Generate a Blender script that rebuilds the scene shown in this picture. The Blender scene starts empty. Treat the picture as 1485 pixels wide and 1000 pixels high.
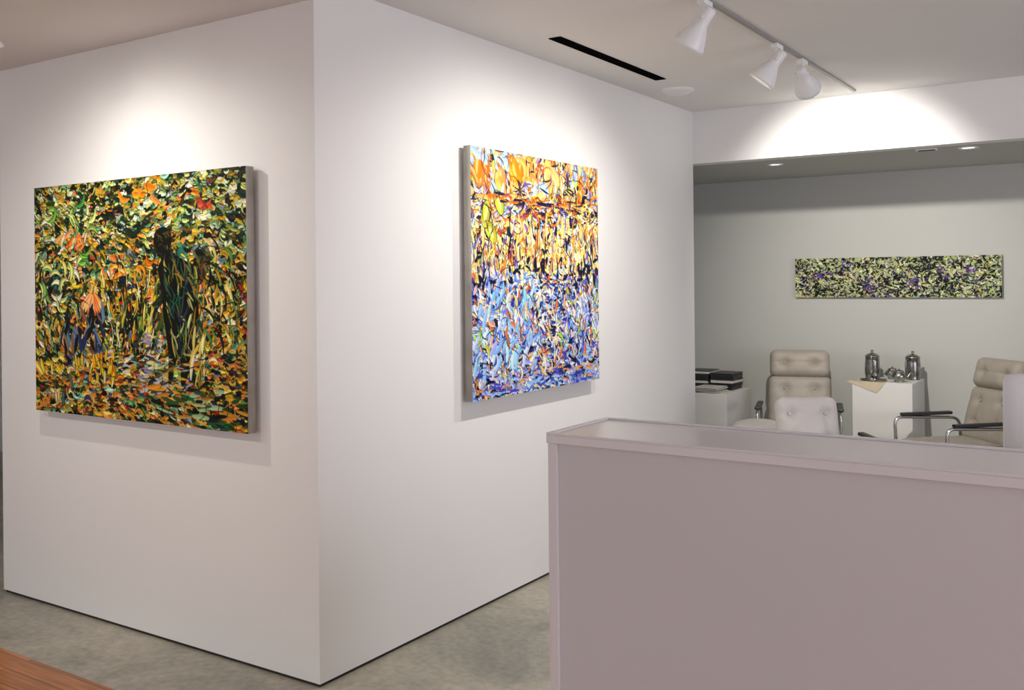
import bpy, bmesh, math, random
import numpy as np
from mathutils import Vector, Matrix, Euler

scene = bpy.context.scene
try:
    scene.view_settings.view_transform = 'Standard'
    scene.view_settings.look = 'None'
except Exception as e:
    print(e)

# ------------------------------------------------------------------ materials
def new_mat(name, color=(0.8,0.8,0.8), rough=0.5, metal=0.0, noise=None, bump=None, spec=0.5, emit=None, emit_s=0):
    """noise=(scale, amount, color2)  bump=(scale,strength)"""
    m = bpy.data.materials.new(name); m.use_nodes = True
    nt = m.node_tree; b = nt.nodes['Principled BSDF']
    b.inputs['Base Color'].default_value = (*color, 1)
    b.inputs['Roughness'].default_value = rough
    b.inputs['Metallic'].default_value = metal
    b.inputs['Specular IOR Level'].default_value = spec
    tc = nt.nodes.new('ShaderNodeTexCoord')
    if noise:
        n = nt.nodes.new('ShaderNodeTexNoise'); n.inputs['Scale'].default_value = noise[0]
        n.inputs['Detail'].default_value = 6
        nt.links.new(tc.outputs['Object'], n.inputs['Vector'])
        r = nt.nodes.new('ShaderNodeValToRGB')
        r.color_ramp.elements[0].position = 0.5-noise[1]; r.color_ramp.elements[1].position = 0.5+noise[1]
        r.color_ramp.elements[0].color = (*color,1); r.color_ramp.elements[1].color = (*noise[2],1)
        nt.links.new(n.outputs['Fac'], r.inputs['Fac']); nt.links.new(r.outputs['Color'], b.inputs['Base Color'])
    if bump:
        n2 = nt.nodes.new('ShaderNodeTexNoise'); n2.inputs['Scale'].default_value = bump[0]
        n2.inputs['Detail'].default_value = 4
        nt.links.new(tc.outputs['Object'], n2.inputs['Vector'])
        bp = nt.nodes.new('ShaderNodeBump'); bp.inputs['Strength'].default_value = bump[1]
        bp.inputs['Distance'].default_value = 0.01
        nt.links.new(n2.outputs['Fac'], bp.inputs['Height']); nt.links.new(bp.outputs['Normal'], b.inputs['Normal'])
    if emit:
        b.inputs['Emission Color'].default_value = (*emit,1); b.inputs['Emission Strength'].default_value = emit_s
    return m

M_wall = new_mat('wall_paint', (0.84,0.83,0.82), 0.5, noise=(1.2,0.3,(0.865,0.855,0.845)), bump=(60,0.03))
M_ceil = new_mat('ceiling_paint', (0.82,0.80,0.78), 0.8, noise=(1.0,0.3,(0.84,0.82,0.80)))
M_alc = new_mat('alcove_dimmed_paint', (0.51,0.515,0.485), 0.7, noise=(1.2,0.3,(0.53,0.535,0.505)))  # greenish grey, darkened so the colour carries the alcove's dimness
M_dark = new_mat('reveal_black', (0.02,0.02,0.02), 0.8, noise=(20,0.3,(0.03,0.03,0.03)))
M_slot = new_mat('slot_black', (0.004,0.004,0.004), 1.0, noise=(20,0.3,(0.006,0.006,0.006)), spec=0.0)
M_desk = new_mat('desk_laminate', (0.68,0.67,0.695), 0.2, noise=(1.5,0.3,(0.71,0.70,0.725)), bump=(40,0.02))
M_desktop = new_mat('desk_top_laminate', (0.80,0.79,0.81), 0.2, noise=(2,0.3,(0.82,0.81,0.83)))
M_white = new_mat('white_enamel', (0.85,0.85,0.85), 0.35, noise=(5,0.3,(0.87,0.87,0.87)))
M_rail = new_mat('rail_grey', (0.30,0.29,0.28), 0.5, noise=(5,0.3,(0.33,0.32,0.31)))
M_plinth = new_mat('plinth_paint', (0.68,0.67,0.64), 0.6, noise=(3,0.3,(0.70,0.69,0.66)))
M_beige = new_mat('beige_leather', (0.33,0.295,0.245), 0.55, noise=(14,0.3,(0.38,0.34,0.29)), bump=(90,0.15))
M_cream = new_mat('cream_leather', (0.68,0.65,0.62), 0.5, noise=(14,0.3,(0.72,0.69,0.66)), bump=(90,0.12))
M_chrome = new_mat('brushed_chrome', (0.45,0.45,0.45), 0.25, 1.0, noise=(30,0.3,(0.55,0.55,0.55)))
M_pewter = new_mat('pewter', (0.20,0.20,0.19), 0.25, 1.0, noise=(25,0.2,(0.42,0.42,0.40)))
M_black = new_mat('black_plastic', (0.015,0.015,0.017), 0.4, noise=(10,0.3,(0.02,0.02,0.022)))
M_paper = new_mat('kraft_paper', (0.55,0.45,0.32), 0.8, noise=(15,0.3,(0.62,0.52,0.38)))
M_page = new_mat('paper_pages', (0.7,0.68,0.62), 0.8, noise=(200,0.2,(0.5,0.48,0.44)))
M_canvas = new_mat('canvas_edge', (0.50,0.47,0.42), 0.8, noise=(8,0.2,(0.36,0.33,0.28)), bump=(400,0.2))
M_bulb = new_mat('bulb_glass', (1,1,1), 0.3, noise=(3,0.3,(0.95,0.95,0.95)), emit=(1,0.93,0.82), emit_s=6)
M_lens = new_mat('downlight_lens', (1,1,1), 0.3, noise=(3,0.3,(0.95,0.95,0.95)), emit=(1,0.97,0.9), emit_s=1.5)

# concrete
M_conc = new_mat('concrete_floor', (0.30,0.285,0.25), 0.38)
nt = M_conc.node_tree; b = nt.nodes['Principled BSDF']
geo = nt.nodes.new('ShaderNodeNewGeometry')
n1 = nt.nodes.new('ShaderNodeTexNoise'); n1.inputs['Scale'].default_value=1.6; n1.inputs['Detail'].default_value=9; n1.inputs['Roughness'].default_value=0.65; n1.inputs['Distortion'].default_value=0.6
n2 = nt.nodes.new('ShaderNodeTexNoise'); n2.inputs['Scale'].default_value=30; n2.inputs['Detail'].default_value=6
nt.links.new(geo.outputs['Position'], n1.inputs['Vector']); nt.links.new(geo.outputs['Position'], n2.inputs['Vector'])
r1 = nt.nodes.new('ShaderNodeValToRGB')
r1.color_ramp.elements[0].position=0.35; r1.color_ramp.elements[0].color=(0.23,0.225,0.19,1)
r1.color_ramp.elements[1].position=0.68; r1.color_ramp.elements[1].color=(0.50,0.46,0.37,1)
nt.links.new(n1.outputs['Fac'], r1.inputs['Fac'])
mx = nt.nodes.new('ShaderNodeMixRGB'); mx.blend_type='OVERLAY'; mx.inputs['Fac'].default_value=0.4
nt.links.new(r1.outputs['Color'], mx.inputs['Color1']); nt.links.new(n2.outputs['Fac'], mx.inputs['Color2'])
nt.links.new(mx.outputs['Color'], b.inputs['Base Color'])

# wood boards
M_wood = new_mat('wood_boards', (0.4,0.16,0.05), 0.3)
nt = M_wood.node_tree; b = nt.nodes['Principled BSDF']
geo = nt.nodes.new('ShaderNodeNewGeometry')
br = nt.nodes.new('ShaderNodeTexBrick')
br.inputs['Scale'].default_value=1.0; br.inputs['Brick Width'].default_value=1.3; br.inputs['Row Height'].default_value=0.09
br.inputs['Mortar Size'].default_value=0.0015; br.inputs['Color1'].default_value=(0.58,0.22,0.05,1); br.inputs['Color2'].default_value=(0.30,0.10,0.025,1)
br.inputs['Mortar'].default_value=(0.05,0.02,0.01,1)
nt.links.new(geo.outputs['Position'], br.inputs['Vector'])
mp = nt.nodes.new('ShaderNodeMapping'); mp.inputs['Scale'].default_value=(2,30,1)
nt.links.new(geo.outputs['Position'], mp.inputs['Vector'])
ng = nt.nodes.new('ShaderNodeTexNoise'); ng.inputs['Scale'].default_value=2; ng.inputs['Detail'].default_value=6
nt.links.new(mp.outputs['Vector'], ng.inputs['Vector'])
mx = nt.nodes.new('ShaderNodeMixRGB'); mx.blend_type='OVERLAY'; mx.inputs['Fac'].default_value=0.8
nt.links.new(br.outputs['Color'], mx.inputs['Color1']); nt.links.new(ng.outputs['Fac'], mx.inputs['Color2'])
nt.links.new(mx.outputs['Color'], b.inputs['Base Color'])

M_art = bpy.data.materials.new('oil_paint'); M_art.use_nodes=True
nt = M_art.node_tree; b = nt.nodes['Principled BSDF']; b.inputs['Roughness'].default_value=0.55; b.inputs['Specular IOR Level'].default_value=0.12
at = nt.nodes.new('ShaderNodeAttribute'); at.attribute_name='Paint'
hs = nt.nodes.new('ShaderNodeHueSaturation'); hs.inputs['Saturation'].default_value=1.02
nt.links.new(at.outputs['Color'], hs.inputs['Color']); nt.links.new(hs.outputs['Color'], b.inputs['Base Color'])

# ------------------------------------------------------------------ mesh builder
class B:
    def __init__(s, name, mats):
        s.bm = bmesh.new(); s.name=name; s.mats=mats
    def _fin(s, faces, mat, smooth):
        for f in faces:
            f.material_index = s.mats.index(mat); f.smooth = smooth
    def box(s, lo, hi, mat, M=None, bevel=0.0, segs=2):
        lo=Vector(lo); hi=Vector(hi)
        before=set(s.bm.faces)
        r = bmesh.ops.create_cube(s.bm, size=1.0)
        vs = r['verts']
        c=(lo+hi)/2; d=hi-lo
        for v in vs: v.co = Vector((v.co.x*d.x, v.co.y*d.y, v.co.z*d.z))+c
        if bevel>0:
            es = list({e for v in vs for e in v.link_edges})
            bmesh.ops.bevel(s.bm, geom=es, offset=bevel, segments=segs, affect='EDGES', profile=0.5)
        nf=[f for f in s.bm.faces if f not in before]
        if M is not None:
            for v in {v for f in nf for v in f.verts}: v.co = M @ v.co
        s._fin(nf, mat, False)
        return s
    def lathe(s, prof, mat, M=None, n=32, smooth=True):
        M = M or Matrix()
        rings=[]
        for r,z in prof:
            if r<1e-6: rings.append([s.bm.verts.new(M@Vector((0,0,z)))])
            else: rings.append([s.bm.verts.new(M@Vector((r*math.cos(2*math.pi*i/n), r*math.sin(2*math.pi*i/n), z))) for i in range(n)])
        fs=[]
        for a,b_ in zip(rings,rings[1:]):
            for i in range(n):
                j=(i+1)%n
                if len(a)==1 and len(b_)==1: continue
                if len(a)==1: fs.append(s.bm.faces.new((a[0],b_[i],b_[j])))
                elif len(b_)==1: fs.append(s.bm.faces.new((a[i],b_[0],a[j])))
                else: fs.append(s.bm.faces.new((a[i],b_[i],b_[j],a[j])))
        s._fin(fs,mat,smooth); return s
    def tube(s, pts, rad, mat, M=None, n=12, closed=False):
        M = M or Matrix()
        pts=[Vector(p) for p in pts]; N=len(pts)
        rads = rad if isinstance(rad,(list,tuple)) else [rad]*N
        rings=[]; up=None
        for i,p in enumerate(pts):
            if closed: t=(pts[(i+1)%N]-pts[i-1]).normalized()
            else: t=(pts[min(i+1,N-1)]-pts[max(i-1,0)]).normalized()
            if up is None:
                up = Vector((0,0,1)) if abs(t.z)<0.9 else Vector((1,0,0))
            side=t.cross(up)
            if side.length<1e-4: side=t.orthogonal()
            side.normalize(); up=side.cross(t).normalized()
            rings.append([s.bm.verts.new(M@(p+rads[i]*(math.cos(2*math.pi*k/n)*side+math.sin(2*math.pi*k/n)*up))) for k in range(n)])
        fs=[]
        rr=list(zip(rings,rings[1:]))
        if closed: rr.append((rings[-1],rings[0]))
        for a,b_ in rr:
            for k in range(n):
                j=(k+1)%n
                fs.append(s.bm.faces.new((a[k],a[j],b_[j],b_[k])))
        if not closed:
            fs.append(s.bm.faces.new(rings[0][::-1])); fs.append(s.bm.faces.new(rings[-1]))
        s._fin(fs,mat,True); return s
    def cushion(s, size, rad, mat, M=None, n=22, tufts=(), depth=0.02, puff=0.015, buttonmat=None):
        """rounded box; front is local -Y; tufts list of (x,z)."""
        M = M or Matrix(); h=Vector(size)/2
        lim=Vector((max(h.x-rad,0),max(h.y-rad,0),max(h.z-rad,0)))
        cache={}
        def vert(p):
            key=(round(p[0],4),round(p[1],4),round(p[2],4))
            if key in cache: return cache[key]
            P=Vector((p[0]*h.x,p[1]*h.y,p[2]*h.z))
            q=Vector((max(-lim.x,min(lim.x,P.x)),max(-lim.y,min(lim.y,P.y)),max(-lim.z,min(lim.z,P.z))))
            d=P-q
            if d.length>1e-6: P=q+d.normalized()*rad
            e=(1-(P.x/h.x)**2)*(1-(P.z/h.z)**2)
            P.y += math.copysign(puff*max(e,0),P.y) if abs(P.y)>1e-5 else 0
            if P.y<0:
                dd=0
                for (tx,tz) in tufts:
                    r2=((P.x-tx)**2+(P.z-tz)**2)
                    dd+=depth*math.exp(-r2/(2*0.022**2))
                    dx=abs(P.x-tx); dz=abs(P.z-tz)
                    dd+=0.4*depth*math.exp(-dx*dx/(2*0.008**2))*math.exp(-dz*dz/(2*0.06**2))
                    dd+=0.4*depth*math.exp(-dz*dz/(2*0.008**2))*math.exp(-dx*dx/(2*0.06**2))
                P.y += min(dd,depth*1.5)
            v=s.bm.verts.new(M@P); cache[key]=v; return v
        fs=[]
        g=[-1+2*i/n for i in range(n+1)]
        for ax in range(3):
            for sg in (-1,1):
                for i in range(n):
                    for j in range(n):
                        def mk(a,b_):
                            p=[0,0,0]; p[ax]=sg; p[(ax+1)%3]=a; p[(ax+2)%3]=b_; return vert(p)
                        q=[mk(g[i],g[j]),mk(g[i+1],g[j]),mk(g[i+1],g[j+1]),mk(g[i],g[j+1])]
                        if sg<0: q.reverse()
                        if len(set(q))==4:
                            try: fs.append(s.bm.faces.new(q))
                            except ValueError: pass
        s._fin(fs,mat,True)
        if buttonmat:
            for (tx,tz) in tufts:
                s.lathe([(0,0.008),(0.009,0.005),(0.011,0),(0.008,-0.003)],buttonmat,M@Matrix.Translation((tx,-h.y-puff*0.6+depth*1.2,tz))@Matrix.Rotation(math.pi/2,4,'X'),n=10)
        return s
    def done(s, M=None, fixn=True):
        if fixn: bmesh.ops.recalc_face_normals(s.bm, faces=s.bm.faces)
        me=bpy.data.meshes.new(s.name); s.bm.to_mesh(me); s.bm.free()
        for m in s.mats: me.materials.append(m)
        o=bpy.data.objects.new(s.name, me); scene.collection.objects.link(o)
        if M is not None: o.matrix_world=M
        return o
T=Matrix.Translation
def R(a,ax): return Matrix.Rotation(math.radians(a),4,ax)

# ------------------------------------------------------------------ room
EYE=1.55; HL=2.635; HR=2.71; HA=2.35
CX,CY=-2.676,2.697      # the outside corner
WL=-4.883               # left end of the front partition face
YB=6.36                 # bulkhead plane
YW=7.75                 # alcove back wall

B('floor',[M_conc]).box((-9,2.27,-0.1),(4,8.0,0),M_conc).done()
B('floor_wood',[M_wood]).box((-9,-4,-0.1),(4,2.27,0),M_wood).done()
B('wall_partition_front',[M_wall]).box((WL,CY,0.014),(CX,CY+0.15,HR),M_wall).done()
B('wall_partition_side',[M_wall]).box((CX-0.15,CY+0.15,0.014),(CX,YB,HR),M_wall).done()
B('baseboard_front',[M_dark]).box((WL+0.01,CY+0.008,0.0),(CX-0.008,CY+0.14,0.0139),M_dark).done()
B('baseboard_side',[M_dark]).box((CX-0.14,CY+0.14,0.0),(CX-0.008,YB,0.0139),M_dark).done()
B('ceiling_left',[M_ceil]).box((-9,-4,HL),(CX,CY,HL+0.25),M_ceil).done()
B('ceiling_left_rear',[M_ceil]).box((-9,CY+0.16,HL),(CX-0.16,8.0,HL+0.25),M_ceil).done()
B('ceiling',[M_ceil]).box((CX,-4,HR),(4,YB,HR+0.2),M_ceil).done()
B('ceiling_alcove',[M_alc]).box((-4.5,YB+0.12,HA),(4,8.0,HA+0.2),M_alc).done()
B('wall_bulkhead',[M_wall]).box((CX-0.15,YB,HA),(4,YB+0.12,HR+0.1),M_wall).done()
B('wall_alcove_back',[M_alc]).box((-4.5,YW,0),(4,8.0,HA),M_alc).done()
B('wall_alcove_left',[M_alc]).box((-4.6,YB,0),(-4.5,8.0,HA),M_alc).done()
B('wall_left_header',[M_wall]).box((-9,CY-0.04,2.36),(WL,CY+0.11,HL),M_wall).done()
B('wall_left_rear',[M_wall]).box((-9,5.0,0),(WL+0.3,5.1,HL),M_wall).done()
B('wall_left',[M_wall]).box((-9.1,-4,0),(-9,8,HL),M_wall).done()
rw=B('wall_right',[M_wall])
rw.box((4,-4,0),(4.15,0.2,HR),M_wall); rw.box((4,5.0,0),(4.15,8,HR),M_wall); rw.box((4,0.2,2.4),(4.15,5.0,HR),M_wall); rw.box((4,0.2,0),(4.15,5.0,0.5),M_wall); rw.done()
wf=B('added_window_right',[M_black])  # unseen window, put in so cool light reaches the side partition
for y in (0.2,1.75,3.35,4.95): wf.box((4.04,y,0.5),(4.10,y+0.05,2.4),M_black)
wf.box((4.04,0.2,0.5),(4.10,5.0,0.55),M_black); wf.box((4.04,0.2,2.35),(4.10,5.0,2.4),M_black); wf.done()
ws=B('window_storefront',[M_black])
for x in (-9,-6.4,-3.8,-1.2,1.4,3.92): ws.box((x,-4.0,0),(x+0.07,-3.92,HL),M_black)
ws.box((-9,-4.0,0),(4,-3.92,0.12),M_black); ws.done()

B('ceiling_slot_diffuser',[M_slot]).box((-2.415,4.0,HR-0.004),(-2.35,5.20,HR+0.003),M_slot).done()
B('smoke_detector',[M_white]).lathe([(0,-0.035),(0.035,-0.034),(0.045,-0.026),(0.06,-0.026),(0.066,-0.02),(0.085,-0.018),(0.10,-0.008),(0.102,0)],M_white,n=40).done(T((-2.43,5.55,HR)))
def downlight(x,y,r=0.05):
    d=B('recessed_downlight',[M_white,M_lens])
    d.lathe([(r*0.72,0.0),(r*0.75,-0.004),(r,-0.006),(r*1.12,-0.003),(r*1.14,0)],M_white,n=28)
    d.lathe([(0,-0.001),(r*0.73,-0.001)],M_lens,n=28)
    d.done(T((x,y,HA)))
downlight(-2.22,6.74); downlight(-0.96,6.62,0.055)
v=B('ceiling_vent',[M_white,M_black]); v.box((-0.06,-0.03,-0.006),(0.06,0.03,0),M_white)
for i in range(4): v.box((-0.05,-0.024+i*0.013,-0.008),(0.05,-0.018+i*0.013,-0.006),M_black)
v.done(T((-1.19,6.55,HA)))

# ------------------------------------------------------------------ track lights
LS=0.88
def lamp_head(b, pivot, target, top):
    pivot=Vector(pivot); d=(Vector(target)-pivot).normalized()
    q=d.to_track_quat('-Z','Y').to_matrix().to_4x4()
    Mx=T(pivot)@q@Matrix.Scale(LS,4)
    prof=[(0,0.055),(0.02,0.054),(0.03,0.046),(0.031,0.0),(0.031,-0.030),(0.036,-0.040),(0.052,-0.070),(0.069,-0.110),(0.078,-0.135),(0.080,-0.15),(0.076,-0.15),(0.065,-0.113),(0.048,-0.073),(0.028,-0.040),(0,-0.038)]
    b.lathe(prof,M_white,Mx)
    b.lathe([(0,-0.05),(0.018,-0.055),(0.036,-0.085),(0.046,-0.108),(0.040,-0.126),(0,-0.136)],M_bulb,Mx,n=20)
    p=pivot
    b.tube([(p.x,p.y,top-0.01),(p.x,p.y,(top+p.z)/2+0.01),(p.x,p.y,p.z+0.01)],0.009,M_white)
    b.box((p.x-0.018,p.y-0.045,top-0.022),(p.x+0.018,p.y+0.045,top),M_white,bevel=0.004)
    b.tube([Mx@Vector((-0.038,0,0)),Mx@Vector((0.038,0,0))],0.011,M_white)
    return p+d*0.155*LS, d
def spot(loc, d, energy, angle, blend, col=(1,0.95,0.87), size=0.025):
    l=bpy.data.lights.new('track_spot','SPOT'); l.energy=energy; l.spot_size=math.radians(angle); l.spot_blend=blend
    l.color=col; l.shadow_soft_size=size
    o=bpy.data.objects.new('track_spot',l); scene.collection.objects.link(o)
    o.location=loc; o.rotation_euler=d.to_track_quat('-Z','Y').to_euler()
tx=-1.54
tr=B('track_light_rail',[M_white,M_bulb,M_rail])
tr.box((tx-0.011,2.2,HR-0.012),(tx+0.011,6.20,HR),M_rail,bevel=0.002)
heads=[((tx,3.80,HR-0.085),(CX,3.85,1.12),55,130,1.0),((tx,4.72,HR-0.085),(CX,4.45,1.12),53,130,1.0),((tx,5.13,HR-0.085),(-1.66,YW,1.25),185,84,1.0)]
for pv,tg,e,a,bl in heads:
    loc,d=lamp_head(tr,pv,tg,HR-0.012)
    spot(loc,d,e,a,bl)
tr.done()
tr=B('track_light_rail',[M_white,M_bulb,M_rail])
tr.box((-5.2,1.907,HL-0.012),(-2.9,1.929,HL),M_rail,bevel=0.002)
loc,d=lamp_head(tr,(-3.67,1.918,HL-0.085),(-3.72,CY,1.0),HL-0.012); spot(loc,d,35,155,1.0)
tr.done()
tr=B('track_light_rail',[M_white,M_bulb,M_rail])  # extra unseen rail, its lamps added to brighten the front partition
tr.box((-5.2,0.307,HL-0.012),(-2.75,0.329,HL),M_rail,bevel=0.002)
for x,tgx in ((-4.6,-4.3),(-3.2,-3.2)):
    loc,d=lamp_head(tr,(x,0.318,HL-0.085),(tgx,CY,0.9),HL-0.012); spot(loc,d,34,90,1.0)
tr.done()

# ------------------------------------------------------------------ paintings
def s2l(c):
    c=np.asarray(c,dtype=float); return np.where(c<=0.04045,c/12.92,((c+0.055)/1.055)**2.4)
class Canvas:
    def __init__(s,W,H,seed):
        s.W,s.H=W,H; s.img=np.zeros((H,W,3)); s.rng=np.random.RandomState(seed); s.tp=0.6
    def stroke(s,u,v,ang,L,w,curv,col,alpha=0.96,taper=None,shade_k=0.14):
        if taper is None: taper=s.tp
        cx=u*s.W; cy=v*s.H; R_=int(L+w+abs(curv)*L*L+2)
        x0=max(0,int(cx-R_)); x1=min(s.W,int(cx+R_)); y0=max(0,int(cy-R_)); y1=min(s.H,int(cy+R_))
        if x1<=x0 or y1<=y0: return
        X,Y=np.meshgrid(np.arange(x0,x1)-cx,np.arange(y0,y1)-cy)
        ca,sa=math.cos(ang),math.sin(ang)
        S=X*ca+Y*sa; Tt=-X*sa+Y*ca-curv*S**2
        e=np.clip(1-(S/L)**2,0,1)
        hw=w*e**taper
        m=np.clip(hw-np.abs(Tt)+0.5,0,1)*(np.abs(S)<L)*alpha
        shade=1+shade_k*np.clip(Tt/(w+0.01),-1,1)
        c=np.clip(np.array(col)[None,None,:]*shade[...,None],0,1)
        reg=s.img[y0:y1,x0:x1]
        s.img[y0:y1,x0:x1]=reg*(1-m[...,None])+c*m[...,None]
    def leaf(s,u,v,ang,L,w,curv,col,col2,edge=None):
        if edge is not None: s.stroke(u,v,ang,L+1.4,w+1.2,curv,edge,.9)
        s.stroke(u,v,ang,L,w,curv,col)
        if w>3: s.stroke(u-0.3*w/s.W*math.sin(ang),v+0.3*w/s.H*math.cos(ang),ang,L*.7,w*.32,curv,col2,.85)
    def poly(s,pts,col,alpha=1.0):
        P=np.array([(p[0]*s.W,p[1]*s.H) for p in pts])
        for _ in range(3):
            Q=np.roll(P,-1,0); P=np.stack([P*.75+Q*.25,P*.25+Q*.75],1).reshape(-1,2)
        x0=max(0,int(P[:,0].min())-1); x1=min(s.W,int(P[:,0].max())+2); y0=max(0,int(P[:,1].min())-1); y1=min(s.H,int(P[:,1].max())+2)
        X,Y=np.meshgrid(np.arange(x0,x1)+.0,np.arange(y0,y1)+.0); ins=np.zeros(X.shape,bool)
        n=len(P)
        for i in range(n):
            a=P[i]; b=P[(i+1)%n]
            c=((a[1]>Y)!=(b[1]>Y))
            with np.errstate(divide='ignore',invalid='ignore'):
                xi=(b[0]-a[0])*(Y-a[1])/(b[1]-a[1])+a[0]
            ins^=c&(X<xi)
        m=(ins*alpha)[...,None]; reg=s.img[y0:y1,x0:x1]
        s.img[y0:y1,x0:x1]=reg*(1-m)+np.array(col)[None,None,:]*m
    def pick(s,pal):
        w=np.array([p[1] for p in pal],float); i=s.rng.choice(len(pal),p=w/w.sum())
        c=np.array(pal[i][0],float); return np.clip(c+s.rng.normal(0,0.035,3),0,1)
def flow(u,v,k,ph):
    return math.sin(k*u*3.1+ph+2.0*math.sin(k*v*2.3+ph*2))+math.cos(k*v*3.7-ph+1.5*math.sin(k*u*1.9+ph))

def art_object(name, cv, w, h, depth, M):
    """front faces local -Y, centred, back at y=0"""
    W,H=cv.W,cv.H
    xs=np.linspace(-w/2,w/2,W); zs=np.linspace(h/2,-h/2,H)
    X,Z=np.meshgrid(xs,zs); co=np.stack([X.ravel(),np.full(X.size,-depth),Z.ravel()],1)
    idx=np.arange(W*H).reshape(H,W)
    q=np.stack([idx[:-1,:-1],idx[1:,:-1],idx[1:,1:],idx[:-1,1:]],-1).reshape(-1,4)
    nv=W*H
    d=depth-0.0004
    bc=np.array([(x,y,z) for x in(-w/2,w/2) for y in (-d,0) for z in (-h/2,h/2)])
    bf=np.array([(0,1,3,2),(4,6,7,5),(0,4,5,1),(2,3,7,6),(0,2,6,4),(1,5,7,3)])+nv
    co=np.concatenate([co,bc]); faces=np.concatenate([q,bf])
    me=bpy.data.meshes.new(name)
    me.vertices.add(len(co)); me.vertices.foreach_set('co',co.ravel().astype(np.float32))
    me.loops.add(faces.size); me.loops.foreach_set('vertex_index',faces.ravel().astype(np.int32))
    me.polygons.add(len(faces)); me.polygons.foreach_set('loop_start',(np.arange(len(faces))*4).astype(np.int32))
    try: me.polygons.foreach_set('loop_total',np.full(len(faces),4,np.int32))
    except Exception: pass
    mi=np.zeros(len(faces),np.int32); mi[-6:]=1
    me.materials.append(M_art); me.materials.append(M_canvas)
    me.update(calc_edges=True)
    me.polygons.foreach_set('material_index',mi)
    a=me.color_attributes.new('Paint','FLOAT_COLOR','POINT')
    c=np.ones((len(co),4),np.float32); c[:nv,:3]=s2l(np.clip(cv.img,0,1)).reshape(-1,3)
    a.data.foreach_set('color',c.ravel()); me.update(); me.validate()
    o=bpy.data.objects.new(name,me); scene.collection.objects.link(o); o.matrix_world=M
    return o

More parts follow.
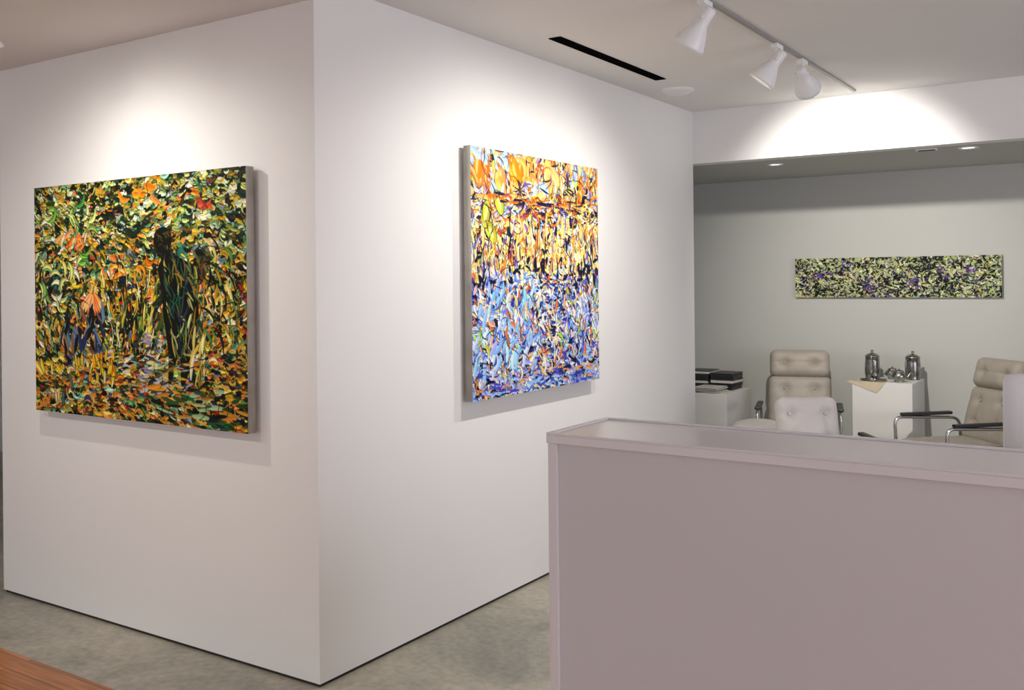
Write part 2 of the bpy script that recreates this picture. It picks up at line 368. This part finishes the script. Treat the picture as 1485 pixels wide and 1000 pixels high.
def paint1():
    c=Canvas(640,456,3); r=c.rng; H=c.H
    c.img[:]=(0.22,0.22,0.10)
    K=np.array((0.06,0.07,0.055))
    dark=[(K,3.4),((0.11,0.19,0.10),2.2),((0.10,0.12,0.17),0.8),((0.25,0.24,0.09),1.2)]
    top=dark+[((0.52,0.55,0.22),2.8),((0.78,0.78,0.40),2.3),((0.80,0.62,0.18),2.3),((0.82,0.87,0.68),2.0),((0.90,0.52,0.22),1.3),((0.34,0.56,0.38),1.7),((0.60,0.72,0.60),1.6),((0.52,0.36,0.16),1.1),((0.93,0.92,0.80),.8)]
    mid=dark+[((0.80,0.60,0.16),3.0),((0.86,0.80,0.38),2.0),((0.56,0.50,0.16),2.2),((0.90,0.54,0.24),2.1),((0.30,0.54,0.34),1.7),((0.93,0.91,0.74),1.5),((0.20,0.46,0.42),0.9),((0.66,0.28,0.14),1.0),((0.50,0.54,0.62),.8)]
    bot=dark+[((0.80,0.56,0.18),3.6),((0.86,0.68,0.32),2.2),((0.84,0.46,0.20),2.4),((0.40,0.54,0.26),1.7),((0.52,0.72,0.62),1.3),((0.66,0.20,0.12),1.0),((0.90,0.86,0.50),1.5),((0.56,0.48,0.2),1.6),((0.24,0.28,0.44),.9)]
    def pal(v):
        x=v+r.normal(0,0.06); return top if x<0.33 else (mid if x<0.72 else bot)
    def massy(u,v): return flow(u*1.4+.2,v*1.4,2.6,.7)
    for n,(Ls,ws) in [(500,(32,13)),(1300,(18,6.8)),(1900,(11,3.8)),(1500,(8,2.1))]:
        for _ in range(n):
            u,v=r.rand(),r.rand(); c.tp=r.choice([.18,.35,.6,.9])
            vert = max(0,1-abs((v-0.50)/0.20))*(0.45 if u<0.62 or u>.85 else .3)
            a = flow(u,v,2.2,1.3)*0.6+r.normal(0,.35)
            if v>0.72: a*=0.35
            if r.rand()<vert: a=math.pi/2+r.normal(0,0.5)
            if v<.3: a=a*.5+r.normal(0,.2)
            L=Ls*(0.45+0.8*r.rand()); w=ws*(0.5+0.8*r.rand())
            col=c.pick(dark) if (massy(u,v)>1.25 and r.rand()<.4) else c.pick(pal(v))
            c.leaf(u,v,a,L,w,r.normal(0,0.45)/L,col,np.clip(col*1.35+.05,0,1) if r.rand()<.6 else col*.6, K if r.rand()<.22 else None)
    c.tp=.55
    for _ in range(95):
        u=r.uniform(0.32,0.62); v=r.uniform(0.40,0.68)
        c.stroke(u,v,math.pi/2+(u-0.48)*2.6+r.normal(0,.25),r.uniform(10,30),r.uniform(.8,2.4),r.normal(0,.010),c.pick([((0.80,0.74,0.3),2.4),((0.93,0.92,0.66),1.6),(K,4),((0.75,0.53,0.14),2),((0.3,0.42,0.15),2)]))
    def patch(u,v,su,sv,n,L,w,ang,cols,sa=.5):
        for _ in range(n):
            col=c.pick(cols); c.leaf(u+r.normal(0,su),v+r.normal(0,sv),ang+r.normal(0,sa),L*r.uniform(.5,1.2),w*r.uniform(.5,1.2),r.normal(0,.4)/L,col,np.clip(col*1.2,0,1),K if r.rand()<.25 else None)
    sal=[((0.95,0.60,0.34),3),((0.92,0.46,0.2),1.4),((0.97,0.76,0.56),1.8)]
    org=[((0.86,0.52,0.2),2),((0.78,0.40,0.12),1),((0.92,0.72,0.4),1)]
    for k in range(11):
        a=0.7+1.75*k/10; c.leaf(.31+.045*math.cos(a),.46+.065*math.sin(a),a,21,4,0,c.pick(sal),np.array((.97,.8,.6)))
    patch(.20,.24,.035,.03,8,16,5,-.6,sal,.4); patch(.25,.27,.03,.03,6,13,4,-.9,sal,.4)
    patch(.54,.07,.03,.02,7,18,6,.2,org,.3); patch(.82,.13,.018,.014,7,14,6,.2,[((0.78,0.34,0.24),2),((0.64,0.2,0.14),1)],.4)
    patch(.84,.43,.02,.03,7,14,4,1.1,sal)
    patch(.56,.38,.03,.02,6,14,5,.4,org); patch(.44,.37,.03,.02,7,15,5,.3,org)
    grn=[((0.80,0.83,0.47),2),((0.45,0.66,0.28),2),((0.90,0.91,0.74),1.2),((0.2,0.5,0.25),1)]
    for (u,v,a) in [(.07,.36,.6),(.13,.42,-.4),(.20,.37,.8),(.26,.32,.2),(.06,.50,1.4),(.10,.14,.2),(.22,.16,1.2),(.30,.14,-.5),(.13,.52,.4)]:
        for k in range(4):
            col=c.pick(grn); c.leaf(u+r.normal(0,.018),v+r.normal(0,.022),a+r.normal(0,.4),20,5,0.028*(1 if r.rand()<.6 else -1),col,np.clip(col*1.25,0,1),K)
    for _ in range(44):
        c.stroke(r.uniform(.14,.37),r.uniform(.54,.72),math.pi/2+r.normal(0,.4),r.uniform(12,28),r.uniform(2,5.5),r.normal(0,.008),c.pick([((0.14,0.18,0.34),2.6),(K,2.2),((0.38,0.48,0.60),1.2),((0.5,0.35,0.3),.8),((.8,.7,.3),.8)]))
    for _ in range(28):
        col=c.pick([((0.92,0.78,0.2),3),((0.85,0.55,0.1),1),((0.94,0.9,0.55),1)])
        c.leaf(r.uniform(.22,.42),r.uniform(.73,.84),math.pi/2+r.normal(0,.3),r.uniform(9,18),r.uniform(2.5,5),0,col,col*.8,K if r.rand()<.5 else None)
    patch(.06,.78,.03,.03,8,20,6,.5,[((0.86,0.72,0.2),1),((0.9,0.8,0.4),1)])
    patch(.2,.86,.05,.02,7,14,3,.1,[((0.7,0.24,0.12),1),((0.88,0.50,0.2),2)])
    patch(.13,.93,.04,.02,10,16,4,1.2,[((0.35,0.5,0.62),1),((0.2,0.4,0.3),1),((0.85,.8,.5),1)])
    for _ in range(90):
        c.stroke(r.normal(.58,.07),r.uniform(.64,.88),r.normal(0,.2),r.uniform(7,17),r.uniform(1,3.6),r.normal(0,.01),c.pick([((0.74,0.72,0.70),2.4),((0.58,0.55,0.64),1.6),((0.84,0.80,0.54),1.4),((0.2,0.2,0.2),2.2)]))
    for _ in range(50):
        c.stroke(r.uniform(.6,1),r.uniform(.84,.99),r.normal(0,.12),r.uniform(10,26),r.uniform(1.5,4.5),0,c.pick([(K,2.6),((0.15,0.28,0.15),2),((0.62,0.72,0.52),1.4),((0.8,0.55,0.18),1.2)]))
    D=np.array((0.06,0.065,0.04))
    for k in range(22): c.stroke(r.uniform(.60,.84),r.uniform(.28,.66),1.3+r.normal(0,.5),r.uniform(14,28),r.uniform(3,7),.01,c.pick([((0.12,0.14,0.07),2),((0.3,0.28,0.1),1),((.1,.2,.12),1)]),.9)
    c.poly([(.605,.265),(.612,.225),(.645,.205),(.680,.218),(.692,.26),(.68,.30),(.655,.318),(.622,.305)],D)
    c.poly([(.64,.30),(.685,.295),(.70,.325),(.755,.345),(.785,.39),(.795,.45),(.80,.52),(.805,.60),(.785,.68),(.765,.76),(.74,.84),(.72,.84),(.725,.75),(.715,.70),(.695,.78),(.68,.84),(.665,.83),(.672,.74),(.66,.64),(.645,.55),(.648,.48),(.632,.42),(.622,.37),(.645,.335)],D)
    c.poly([(.77,.38),(.80,.31),(.84,.28),(.86,.33),(.84,.40),(.80,.46)],D,alpha=.6)
    for _ in range(160):
        v=r.uniform(.33,.72); u=.645+.03*(v-.33)/.3+r.uniform(0,.155)
        col=c.pick([((0.14,0.34,0.25),3),((0.42,0.43,0.18),2.4),((0.70,0.67,0.36),1.2),((0.04,0.05,0.04),3.6),((0.14,0.19,0.30),1.2),((0.60,0.45,0.16),1.1)])
        c.stroke(u,v,1.25+r.normal(0,.45),r.uniform(9,22),r.uniform(.8,2.8),r.normal(0,.018),col,.92)
    for _ in range(14):
        c.stroke(r.uniform(.62,.68),r.uniform(.22,.30),r.normal(.6,.5),r.uniform(4,9),r.uniform(.7,1.6),.02,c.pick([((0.27,0.26,0.13),2),((0.48,0.44,0.22),.8)]),.85)
    for _ in range(16):
        c.stroke(r.uniform(.76,.83),r.uniform(.58,.8),1.75+r.normal(0,.15),r.uniform(14,28),r.uniform(1.5,4),-.004,c.pick([((0.82,0.76,0.38),2),((0.6,0.46,0.14),1),((0.92,0.9,0.66),1)]))
    for _ in range(34):
        c.stroke(r.uniform(.64,.76),r.uniform(.72,.86),r.normal(0,.3),r.uniform(8,16),r.uniform(1,2.6),0,c.pick([((0.78,0.62,0.28),2),((0.45,0.42,0.2),1),((0.2,0.2,0.12),1.6),((0.66,0.64,0.62),1)]))
    for _ in range(34):
        c.stroke(r.uniform(.84,.95),r.uniform(.28,.66),1.2+r.normal(0,.4),r.uniform(12,28),r.uniform(1.2,4),.012,c.pick([(K,3),((0.66,0.56,0.18),2),((0.3,0.5,0.25),1),((.85,.8,.5),1)]))
    for _ in range(220):
        u,v=r.rand(),r.rand()
        c.stroke(u,v,flow(u,v,2.2,1.3)*.5+(math.pi/2 if r.rand()<.3 else 0),r.uniform(9,24),r.uniform(.6,1.1),r.normal(0,.025),K)
    return c
art_object('painting_figure_in_garden',paint1(),1.48,1.06,0.04,T((-3.735,CY-0.02,1.485)))

def paint2():
    c=Canvas(450,440,11); r=c.rng; W,H=c.W,c.H
    c.img[:]=(0.9,0.75,0.5); c.img[230:]=(0.6,0.7,0.93)
    N=np.array((0.07,0.06,0.18))
    topP=[((0.96,0.58,0.18),3.4),((0.98,0.78,0.42),3.2),((0.95,0.90,0.66),2.4),((0.68,0.78,0.95),2.4),((0.90,0.40,0.12),1.5),(N,1.4),((0.80,0.84,0.28),1.1),((0.60,0.50,0.75),.9)]
    dk=[((0.96,0.62,0.2),2.8),((0.98,0.84,0.48),2.4),(N,3.4),((0.35,0.25,0.5),1.8),((0.75,0.3,0.15),1.4),((0.72,0.80,0.95),2.0),((0.94,0.90,0.5),1.0)]
    yl=[((0.99,0.88,0.44),4.8),((0.98,0.95,0.74),4.8),((0.97,0.70,0.34),2.9),(N,1.5),((0.48,0.38,0.65),1.2),((0.90,0.42,0.16),1.2),((0.70,0.78,0.94),1.2)]
    bl=[((0.60,0.74,0.97),5.0),((0.44,0.58,0.94),3.8),((0.95,0.94,0.92),4.4),((0.22,0.26,0.64),2.2),(N,1.9),((0.97,0.82,0.60),2.6),((0.88,0.48,0.2),.9),((0.56,0.50,0.84),1.2),((0.75,0.87,0.35),.5)]
    def pal(u,v):
        x=v+r.normal(0,0.035)+0.03*math.sin(u*9)
        return topP if x<.17 else dk if x<.27 else yl if x<.52 else bl
    for n,(Ls,ws) in [(420,(30,12)),(1000,(18,6.6)),(1500,(11,3.5)),(1100,(8,2.0))]:
        for _ in range(n):
            u,v=r.rand(),r.rand(); c.tp=r.choice([.25,.4,.6,.9])
            if v<.17: a=flow(u,v,2,2.1)*.9
            elif v<.3: a=r.normal(0,.5)
            elif v<.55: a=math.pi/2+r.normal(0,.65)
            else: a=flow(u,v,3,.4)*.6+(math.pi/2 if r.rand()<.35 else 0.5)
            L=Ls*(.45+.8*r.rand()); w=ws*(.45+.8*r.rand())
            col=c.pick(pal(u,v))
            c.leaf(u,v,a,L,w,r.normal(0,.45)/L,col,np.clip(col*1.2+.04,0,1) if r.rand()<.6 else col*.7,N if r.rand()<.17 else None)
    c.tp=.55
    for (u,v,cc) in [(.30,.06,(0.95,0.52,0.14)),(.42,.06,(0.96,0.64,0.32)),(.07,.1,(0.92,0.50,0.18)),(.20,.13,(0.97,.7,.35)),(.58,.06,(.98,.75,.45))]:
        for k in range(8): c.leaf(u+r.normal(0,.02),v+r.normal(0,.02),r.uniform(.6,1.9),r.uniform(14,30),r.uniform(7,13),r.normal(0,.012),np.clip(np.array(cc)+r.normal(0,.05,3),0,1),np.array((.98,.78,.48)),N if k<2 else None)
    for (u,v) in [(.02,.04),(.10,.03),(.16,.16),(.24,.03),(.5,.14)]:
        for k in range(4): c.stroke(u+r.normal(0,.02),v+r.normal(0,.02),r.uniform(0,3),r.uniform(10,18),r.uniform(4,8),.01,np.array((.70,.82,.96)))
    for (u,v,a) in [(.10,.26,1.9),(.19,.21,1.1),(.13,.33,.8)]:
        c.stroke(u,v,a,25,14.5,.004,N); c.stroke(u,v,a,23.5,13,.004,np.array((0.74,0.80,0.24)))
        c.stroke(u,v,a,15,4,.008,np.array((0.90,0.93,0.55)))
    for k in range(34): c.stroke(r.uniform(0.05,.98),.19+r.normal(0,.010),r.normal(0,.08),r.uniform(14,34),r.uniform(1.5,3.6),0,c.pick([((0.90,0.44,0.14),2),((0.98,0.74,0.38),1.5),(N,.8)]))
    for k in range(60): c.stroke(r.uniform(.35,1),r.uniform(.0,.27),r.choice([0,math.pi/2])+r.normal(0,.25),r.uniform(6,18),r.uniform(.8,2.2),r.normal(0,.01),c.pick([(N,4),((.4,.3,.6),1.5),((.9,.45,.15),1)]))
    for (bu,bv,n_) in [(.34,.15,11),(.72,.08,9)]:
        for k in range(n_):
            a=2*math.pi*k/n_+r.normal(0,.15); c.stroke(bu+.022*math.cos(a),bv+.022*math.sin(a),a,r.uniform(7,12),1.3,0.01,N)
    for k in range(16): c.stroke(.06+.1*r.rand(),r.uniform(.02,.42),1.5+r.normal(0,.35),r.uniform(14,34),1.3,r.normal(0,.015),c.pick([((.6,.25,.2),2),(N,1.5),((.9,.5,.2),1)]))
    for k in range(100): c.stroke(r.rand(),r.uniform(.26,.5),math.pi/2+r.normal(0,.16),r.uniform(8,32),r.uniform(.8,2.2),r.normal(0,.005),c.pick([(N,3),((0.45,0.3,0.6),1.8),((0.94,0.58,0.18),2.4),((0.99,0.93,0.58),3.4)]))
    for k in range(44):
        t=r.rand(); c.stroke(t,.50+.05*math.sin(t*11)+r.normal(0,.02),r.uniform(0,3.1),r.uniform(6,15),r.uniform(2,5.5),r.normal(0,.02),N)
    for k in range(12): c.stroke(r.uniform(.85,1),r.uniform(.38,.55),1.2+r.normal(0,.3),r.uniform(8,18),r.uniform(2,5),.01,N)
    for k in range(330):
        c.stroke(.60+r.normal(0,.07),r.uniform(.5,1.0),r.normal(0,.3),r.uniform(4,12),r.uniform(1,2.8),r.normal(0,.025),c.pick([(N,4),((0.18,0.24,0.60),3),((0.72,0.84,0.98),2.4),((0.96,0.84,0.62),1.4),((0.82,0.42,0.2),.7)]))
    for k in range(190):
        c.stroke(r.rand(),r.uniform(.86,1.0),r.normal(0,.25),r.uniform(6,18),r.uniform(1,3.2),r.normal(0,.01),c.pick([((0.28,0.32,0.74),3),(N,2),((0.62,0.74,0.97),2.8),((0.92,0.6,0.34),1.2)]))
    for k in range(140):
        col=c.pick([((0.96,0.94,0.90),3.4),((0.97,0.82,0.60),2.4),((0.88,0.48,0.25),.9),((0.72,0.86,0.32),.5)])
        c.leaf(r.rand(),r.uniform(.56,.92),r.uniform(.5,2.2),r.uniform(7,17),r.uniform(1.6,4.2),r.normal(0,.035),col,col*.9,N if r.rand()<.3 else None)
    for k in range(40):
        c.stroke(r.uniform(0,.45),r.uniform(.55,.9),r.uniform(1.6,2.4),r.uniform(10,24),r.uniform(3,7),r.normal(0,.015),c.pick([((0.58,0.76,0.98),3),((0.76,0.87,0.98),2)]))
    for k in range(220):
        u,v=r.rand(),r.rand(); c.stroke(u,v,r.uniform(0,3.14),r.uniform(8,22),r.uniform(.6,1.2),r.normal(0,.03),c.pick([(N,3),((0.35,0.25,0.55),1)]))
    return c
art_object('painting_water_reflections',paint2(),1.22,1.18,0.04,T((CX+0.02,4.24,1.585))@R(90,'Z'))

def paint3():
    c=Canvas(640,132,5); r=c.rng
    c.img[:]=(0.68,0.70,0.52)
    P=[((0.74,0.77,0.56),3.0),((0.88,0.89,0.78),2.2),((0.62,0.67,0.40),2.0),((0.05,0.06,0.07),6.4),((0.26,0.23,0.40),1.8),((0.32,0.34,0.25),2.0),((0.86,0.80,0.40),.8)]
    for n,(Ls,ws) in [(260,(16,5)),(1100,(9,2.9)),(1700,(6,1.6))]:
        for _ in range(n):
            u,v=r.rand(),r.rand()
            dk=flow(u*5,v*1.2,1.8,.3)>.7 and r.rand()<.45
            c.stroke(u,v,r.normal(0,1.0),Ls*r.uniform(.5,1.3),ws*r.uniform(.5,1.2),r.normal(0,.05),np.array((.06,.07,.08)) if dk else c.pick(P))
    for (u,v,n) in [(.13,.42,34),(.60,.62,24),(.38,.65,18),(.86,.4,16),(.25,.2,10),(.05,.7,8),(.73,.3,10),(.48,.3,8)]:
        for k in range(n): c.stroke(u+r.normal(0,.022),v+r.normal(0,.09),r.normal(0,.6),r.uniform(4,9),r.uniform(1.2,3.2),0,c.pick([((0.40,0.26,0.54),3),((0.56,0.44,0.68),1),((0.15,0.14,0.32),2.4)]))
    return c
art_object('painting_panorama',paint3(),1.48,0.305,0.03,T((-1.648,YW-0.002,1.55)))

# ------------------------------------------------------------------ reception desk
DX0,DY0,DY1=-1.342,2.19,2.53; DT=1.15; DX1=0.9
d=B('reception_desk',[M_desk,M_desktop])
d.box((DX0+0.012,DY0+0.012,0),(DX1-0.012,DY1-0.012,DT-0.028),M_desk,bevel=0.001)
d.box((DX0+0.003,DY0+0.003,0),(DX0+0.030,DY0+0.03,DT-0.028),M_desktop,bevel=0.002)
d.box((DX0,DY0,DT-0.028),(DX1,DY1,DT-0.006),M_desktop,bevel=0.002)
w=0.014
d.box((DX0,DY0,DT-0.006),(DX1,DY0+w,DT),M_desktop,bevel=0.0015)
d.box((DX0,DY1-w,DT-0.006),(DX1,DY1,DT),M_desktop,bevel=0.0015)
d.box((DX0,DY0+w,DT-0.006),(DX0+w,DY1-w,DT),M_desktop,bevel=0.0015)
d.box((DX1-w,DY0+w,DT-0.006),(DX1,DY1-w,DT),M_desktop,bevel=0.0015)
d.done()
od=B('office_desk',[M_desktop,M_desk])
od.box((DX0+0.05,DY1+0.002,0.70),(DX1-0.012,DY1+0.62,0.735),M_desktop,bevel=0.003)
od.box((DX0+0.05,DY1+0.002,0),(DX0+0.09,DY1+0.60,0.70),M_desk)
od.box((DX1-0.06,DY1+0.002,0),(DX1-0.02,DY1+0.60,0.70),M_desk)
od.done()
m=B('computer_monitor',[M_white,M_black])
m.cushion((0.50,0.035,0.36),0.016,M_white,T((0,0,0.385)),n=14,puff=0.004)
m.box((-0.235,0.0185,0.225),(0.235,0.0225,0.545),M_black)
m.box((-0.09,-0.01,0.01),(0.09,0.01,0.30),M_white,bevel=0.005)
m.box((-0.12,-0.1,0),(0.12,0.1,0.012),M_white,bevel=0.004)
m.done(T((-0.08,2.80,0.735)))

# ------------------------------------------------------------------ lounge chairs
def rounded(pts, rad=0.05, n=5, closed=True):
    out=[]; pts=[Vector(p) for p in pts]; N=len(pts)
    for i,p in enumerate(pts):
        if not closed and i in (0,N-1): out.append(p); continue
        a=pts[i-1]; b_=pts[(i+1)%N]
        da=(a-p).normalized()*rad; db=(b_-p).normalized()*rad
        for k in range(n+1):
            t=k/n; out.append((p+da)*(1-t)**2+2*t*(1-t)*p+(p+db)*t*t)
    return out
def lounge(name, mat, M, backw=0.46, high=True):
    c=B(name,[mat,M_chrome,M_black])
    sw=0.50
    tz=[(-0.13,-0.11),(0.13,-0.11),(-0.13,0.11),(0.13,0.11)]
    c.cushion((sw,0.12,0.52),0.045,mat,T((0,-0.02,0.40))@R(-90,'X'),tufts=tz,depth=0.018,buttonmat=mat)
    back=T((0,0.22,0.43))@R(-16,'X')
    tb=[(-0.11,-0.06),(0.11,-0.06),(-0.11,0.09),(0.11,0.09)]
    if high:
        c.cushion((backw,0.11,0.38),0.045,mat,back@T((0,0,0.19)),tufts=tb,depth=0.022,buttonmat=mat)
        c.cushion((backw-0.02,0.12,0.21),0.05,mat,back@T((0,-0.015,0.475)),tufts=[(-0.11,0.0),(0.11,0)],depth=0.024,buttonmat=mat)
        top=0.55
    else:
        c.cushion((backw,0.12,0.40),0.058,mat,back@T((0,0,0.20)),tufts=tb,depth=0.035,puff=0.025,buttonmat=mat)
        top=0.36
    for sx in (-1,1):
        c.tube([back@Vector((sx*0.15,0.072,-0.03)),back@Vector((sx*0.15,0.076,top))],0.010,M_chrome)
    c.box((-sw/2+0.02,-0.25,0.315),(sw/2-0.02,0.22,0.34),M_black,bevel=0.004)
    for sx in (-1,1):
        x=sx*(sw/2+0.035)
        loop=rounded([(x,-0.24,0.011),(x,0.27,0.011),(x,0.22,0.575),(x,-0.27,0.595)],0.06)
        c.tube(loop,0.011,M_chrome,closed=True)
        c.box((x-0.022,-0.22,0.60),(x+0.022,0.16,0.622),M_black,bevel=0.008)
    for y,z in ((-0.2,0.325),(0.18,0.325)):
        c.tube([(-sw/2-0.035,y,z),(sw/2+0.035,y,z)],0.010,M_chrome)
    return c.done(M)
lounge('lounge_chair',M_beige,T((-2.19,7.14,0))@R(16,'Z'))
lounge('lounge_chair',M_beige,T((-1.10,6.98,0))@R(-46,'Z'))
lounge('lounge_chair',M_cream,T((-1.63,5.75,0))@R(34,'Z'),backw=0.38,high=False)

o=B('round_ottoman',[M_cream,M_chrome])
o.lathe([(0,0.605),(0.10,0.60),(0.15,0.585),(0.172,0.56),(0.175,0.53),(0.165,0.49),(0.0,0.49)],M_cream,n=40)
o.lathe([(0.02,0.49),(0.02,0.03),(0.12,0.02),(0.16,0.0),(0,0)],M_chrome,n=32)
o.done(T((-2.22,6.34,0)))

# ------------------------------------------------------------------ plinths
pz=0.80
B('display_plinth',[M_plinth]).box((-1.83,7.22,0),(-1.42,7.65,pz),M_plinth,bevel=0.003).done()
cz=0.665
B('side_cabinet',[M_plinth]).box((-3.25,7.12,0),(-2.74,7.65,cz),M_plinth,bevel=0.003).done()

def pot(name, loc, s=1.0, rot=0, kind=0):
    p=B(name,[M_pewter,M_black])
    if kind==0:
        prof=[(0,0),(0.047,0),(0.049,0.006),(0.046,0.012),(0.050,0.03),(0.051,0.07),(0.049,0.12),(0.047,0.15),(0.050,0.153),(0.048,0.158),(0.035,0.170),(0.014,0.177),(0.006,0.183),(0.011,0.19),(0.009,0.198),(0,0.201)]
        sp=[(0.045,0,0.10),(0.062,0,0.115),(0.070,0,0.135),(0.082,0,0.15)]; hd=[(-0.045,0,0.14),(-0.085,0,0.14),(-0.088,0,0.10),(-0.082,0,0.05),(-0.048,0,0.05)]
    else:
        prof=[(0,0),(0.045,0),(0.046,0.008),(0.04,0.014),(0.062,0.03),(0.072,0.055),(0.066,0.08),(0.048,0.096),(0.046,0.1),(0.05,0.102),(0.035,0.115),(0.012,0.122),(0.006,0.127),(0.011,0.134),(0,0.142)]
        sp=[(0.06,0,0.045),(0.085,0,0.055),(0.098,0,0.08),(0.112,0,0.096)]; hd=[(-0.05,0,0.09),(-0.09,0,0.098),(-0.10,0,0.065),(-0.085,0,0.035),(-0.062,0,0.035)]
    p.lathe(prof,M_pewter,n=36)
    p.tube(sp,[0.014,0.011,0.009,0.008],M_pewter)
    p.tube(rounded(hd,0.015,3,False),0.006,M_pewter)
    p.done(T(loc)@R(rot,'Z')@Matrix.Scale(s,4))
pot('coffee_pot',(-1.765,7.55,pz),1.05,110,0)
pot('coffee_pot',(-1.480,7.55,pz),1.05,70,0)
pot('teapot',(-1.622,7.54,pz),0.68,178,1)
pot('teapot',(-1.53,7.33,pz),0.72,20,1)
cp=B('creamer_cup',[M_pewter]); cp.lathe([(0,0),(0.02,0),(0.022,0.005),(0.016,0.012),(0.035,0.03),(0.038,0.05),(0.032,0.065),(0.036,0.072),(0.032,0.07),(0.028,0.06),(0.03,0.03),(0,0.014)],M_pewter,n=28)
cp.tube(rounded([(-0.033,0,0.06),(-0.06,0,0.062),(-0.06,0,0.03),(-0.034,0,0.03)],0.012,3,False),0.004,M_pewter); cp.done(T((-1.70,7.34,pz+0.007))@Matrix.Scale(.7,4))
B('serving_tray',[M_pewter]).lathe([(0,0.004),(0.08,0.004),(0.095,0.010),(0.10,0.011),(0.097,0.006),(0.08,0),(0,0)],M_pewter,Matrix.Diagonal((0.95,0.7,1,1)),n=40).done(T((-1.71,7.34,pz+0.002)))
cl=B('kraft_paper_cloth',[M_paper])
vs=[cl.bm.verts.new(p) for p in [(-1.87,7.217,pz+0.0012),(-1.60,7.217,pz+0.0012),(-1.62,7.40,pz+0.0012),(-1.82,7.38,pz+0.0012),(-1.66,7.216,pz-0.075)]]
f1=cl.bm.faces.new((vs[0],vs[1],vs[2],vs[3])); f2=cl.bm.faces.new((vs[0],vs[4],vs[1])); cl.done()

# books and brochures
bk=B('book_stack',[M_black,M_page,M_white]); r=random.Random(4)
for col in range(2):
    z=cz
    for i in range(6-col):
        th=0.021+0.007*r.random(); wx=0.19; dy=0.24
        ox=-3.09+col*0.20+r.uniform(-.006,.006); oy=7.51+r.uniform(-.01,.01)
        Mb=T((ox,oy,z))@R(r.uniform(-4,4),'Z')
        bk.box((-wx/2,-dy/2,0),(wx/2,dy/2,0.003),M_black,Mb)
        bk.box((-wx/2,-dy/2,th-0.003),(wx/2,dy/2,th),M_black,Mb)
        bk.box((-wx/2,-dy/2,0.003),(-wx/2+0.004,dy/2,th-0.003),M_black,Mb)
        bk.box((-wx/2+0.004,-dy/2+0.004,0.003),(wx/2-0.004,dy/2-0.004,th-0.003),M_page if i%3==2 else M_black,Mb)
        z+=th
bk.done()
bk=B('brochure_stack',[M_page,M_black]); z=cz
for i in range(8):
    Mb=T((-2.93+r.uniform(-.008,.008),7.25,z))@R(r.uniform(-5,5),'Z')
    bk.box((-0.10,-0.11,0),(0.10,0.11,0.005),M_page if i%2==1 else M_black,Mb); z+=0.005
bk.done()

# ------------------------------------------------------------------ daylight & fill
def area(name,loc,target,sx,sy,e,col):
    l=bpy.data.lights.new(name,'AREA'); l.shape='RECTANGLE'; l.size=sx; l.size_y=sy; l.energy=e; l.color=col
    o=bpy.data.objects.new(name,l); scene.collection.objects.link(o); o.location=loc
    o.rotation_euler=(Vector(target)-Vector(loc)).to_track_quat('-Z','Y').to_euler(); return o
area('added_side_fill',(3.95,2.6,1.45),(-3,2.6,1.45),4.6,1.8,95,(0.90,0.88,1.0))  # cool fill lamp added inside the unseen right opening
for x,y in ((-2.22,6.74),(-0.96,6.62)):
    l=bpy.data.lights.new('downlight_lamp','SPOT'); l.energy=3; l.spot_size=math.radians(110); l.spot_blend=1; l.color=(1,0.95,0.85); l.shadow_soft_size=0.04
    o=bpy.data.objects.new('downlight_lamp',l); scene.collection.objects.link(o); o.location=(x,y,HA-0.02)
w=bpy.data.worlds.new('World'); scene.world=w; w.use_nodes=True
w.node_tree.nodes['Background'].inputs['Color'].default_value=(0.93,0.95,1.0,1)
w.node_tree.nodes['Background'].inputs['Strength'].default_value=1.2

# ------------------------------------------------------------------ camera
cam=bpy.data.cameras.new('camera'); co=bpy.data.objects.new('camera',cam); scene.collection.objects.link(co)
cam.sensor_width=36; cam.sensor_fit='HORIZONTAL'; cam.lens=1413/1485*36; cam.shift_y=-93/1485
yaw=math.atan2(932,1413); th=math.radians(0.56)
fw=Vector((-math.sin(yaw),math.cos(yaw),0)); rt=Vector((math.cos(yaw),math.sin(yaw),0)); up=Vector((0,0,1))
r2=rt*math.cos(th)-up*math.sin(th); u2=up*math.cos(th)+rt*math.sin(th)
Mc=Matrix((( r2.x,u2.x,-fw.x,0),(r2.y,u2.y,-fw.y,0),(r2.z,u2.z,-fw.z,EYE),(0,0,0,1)))
co.matrix_world=Mc
scene.camera=co
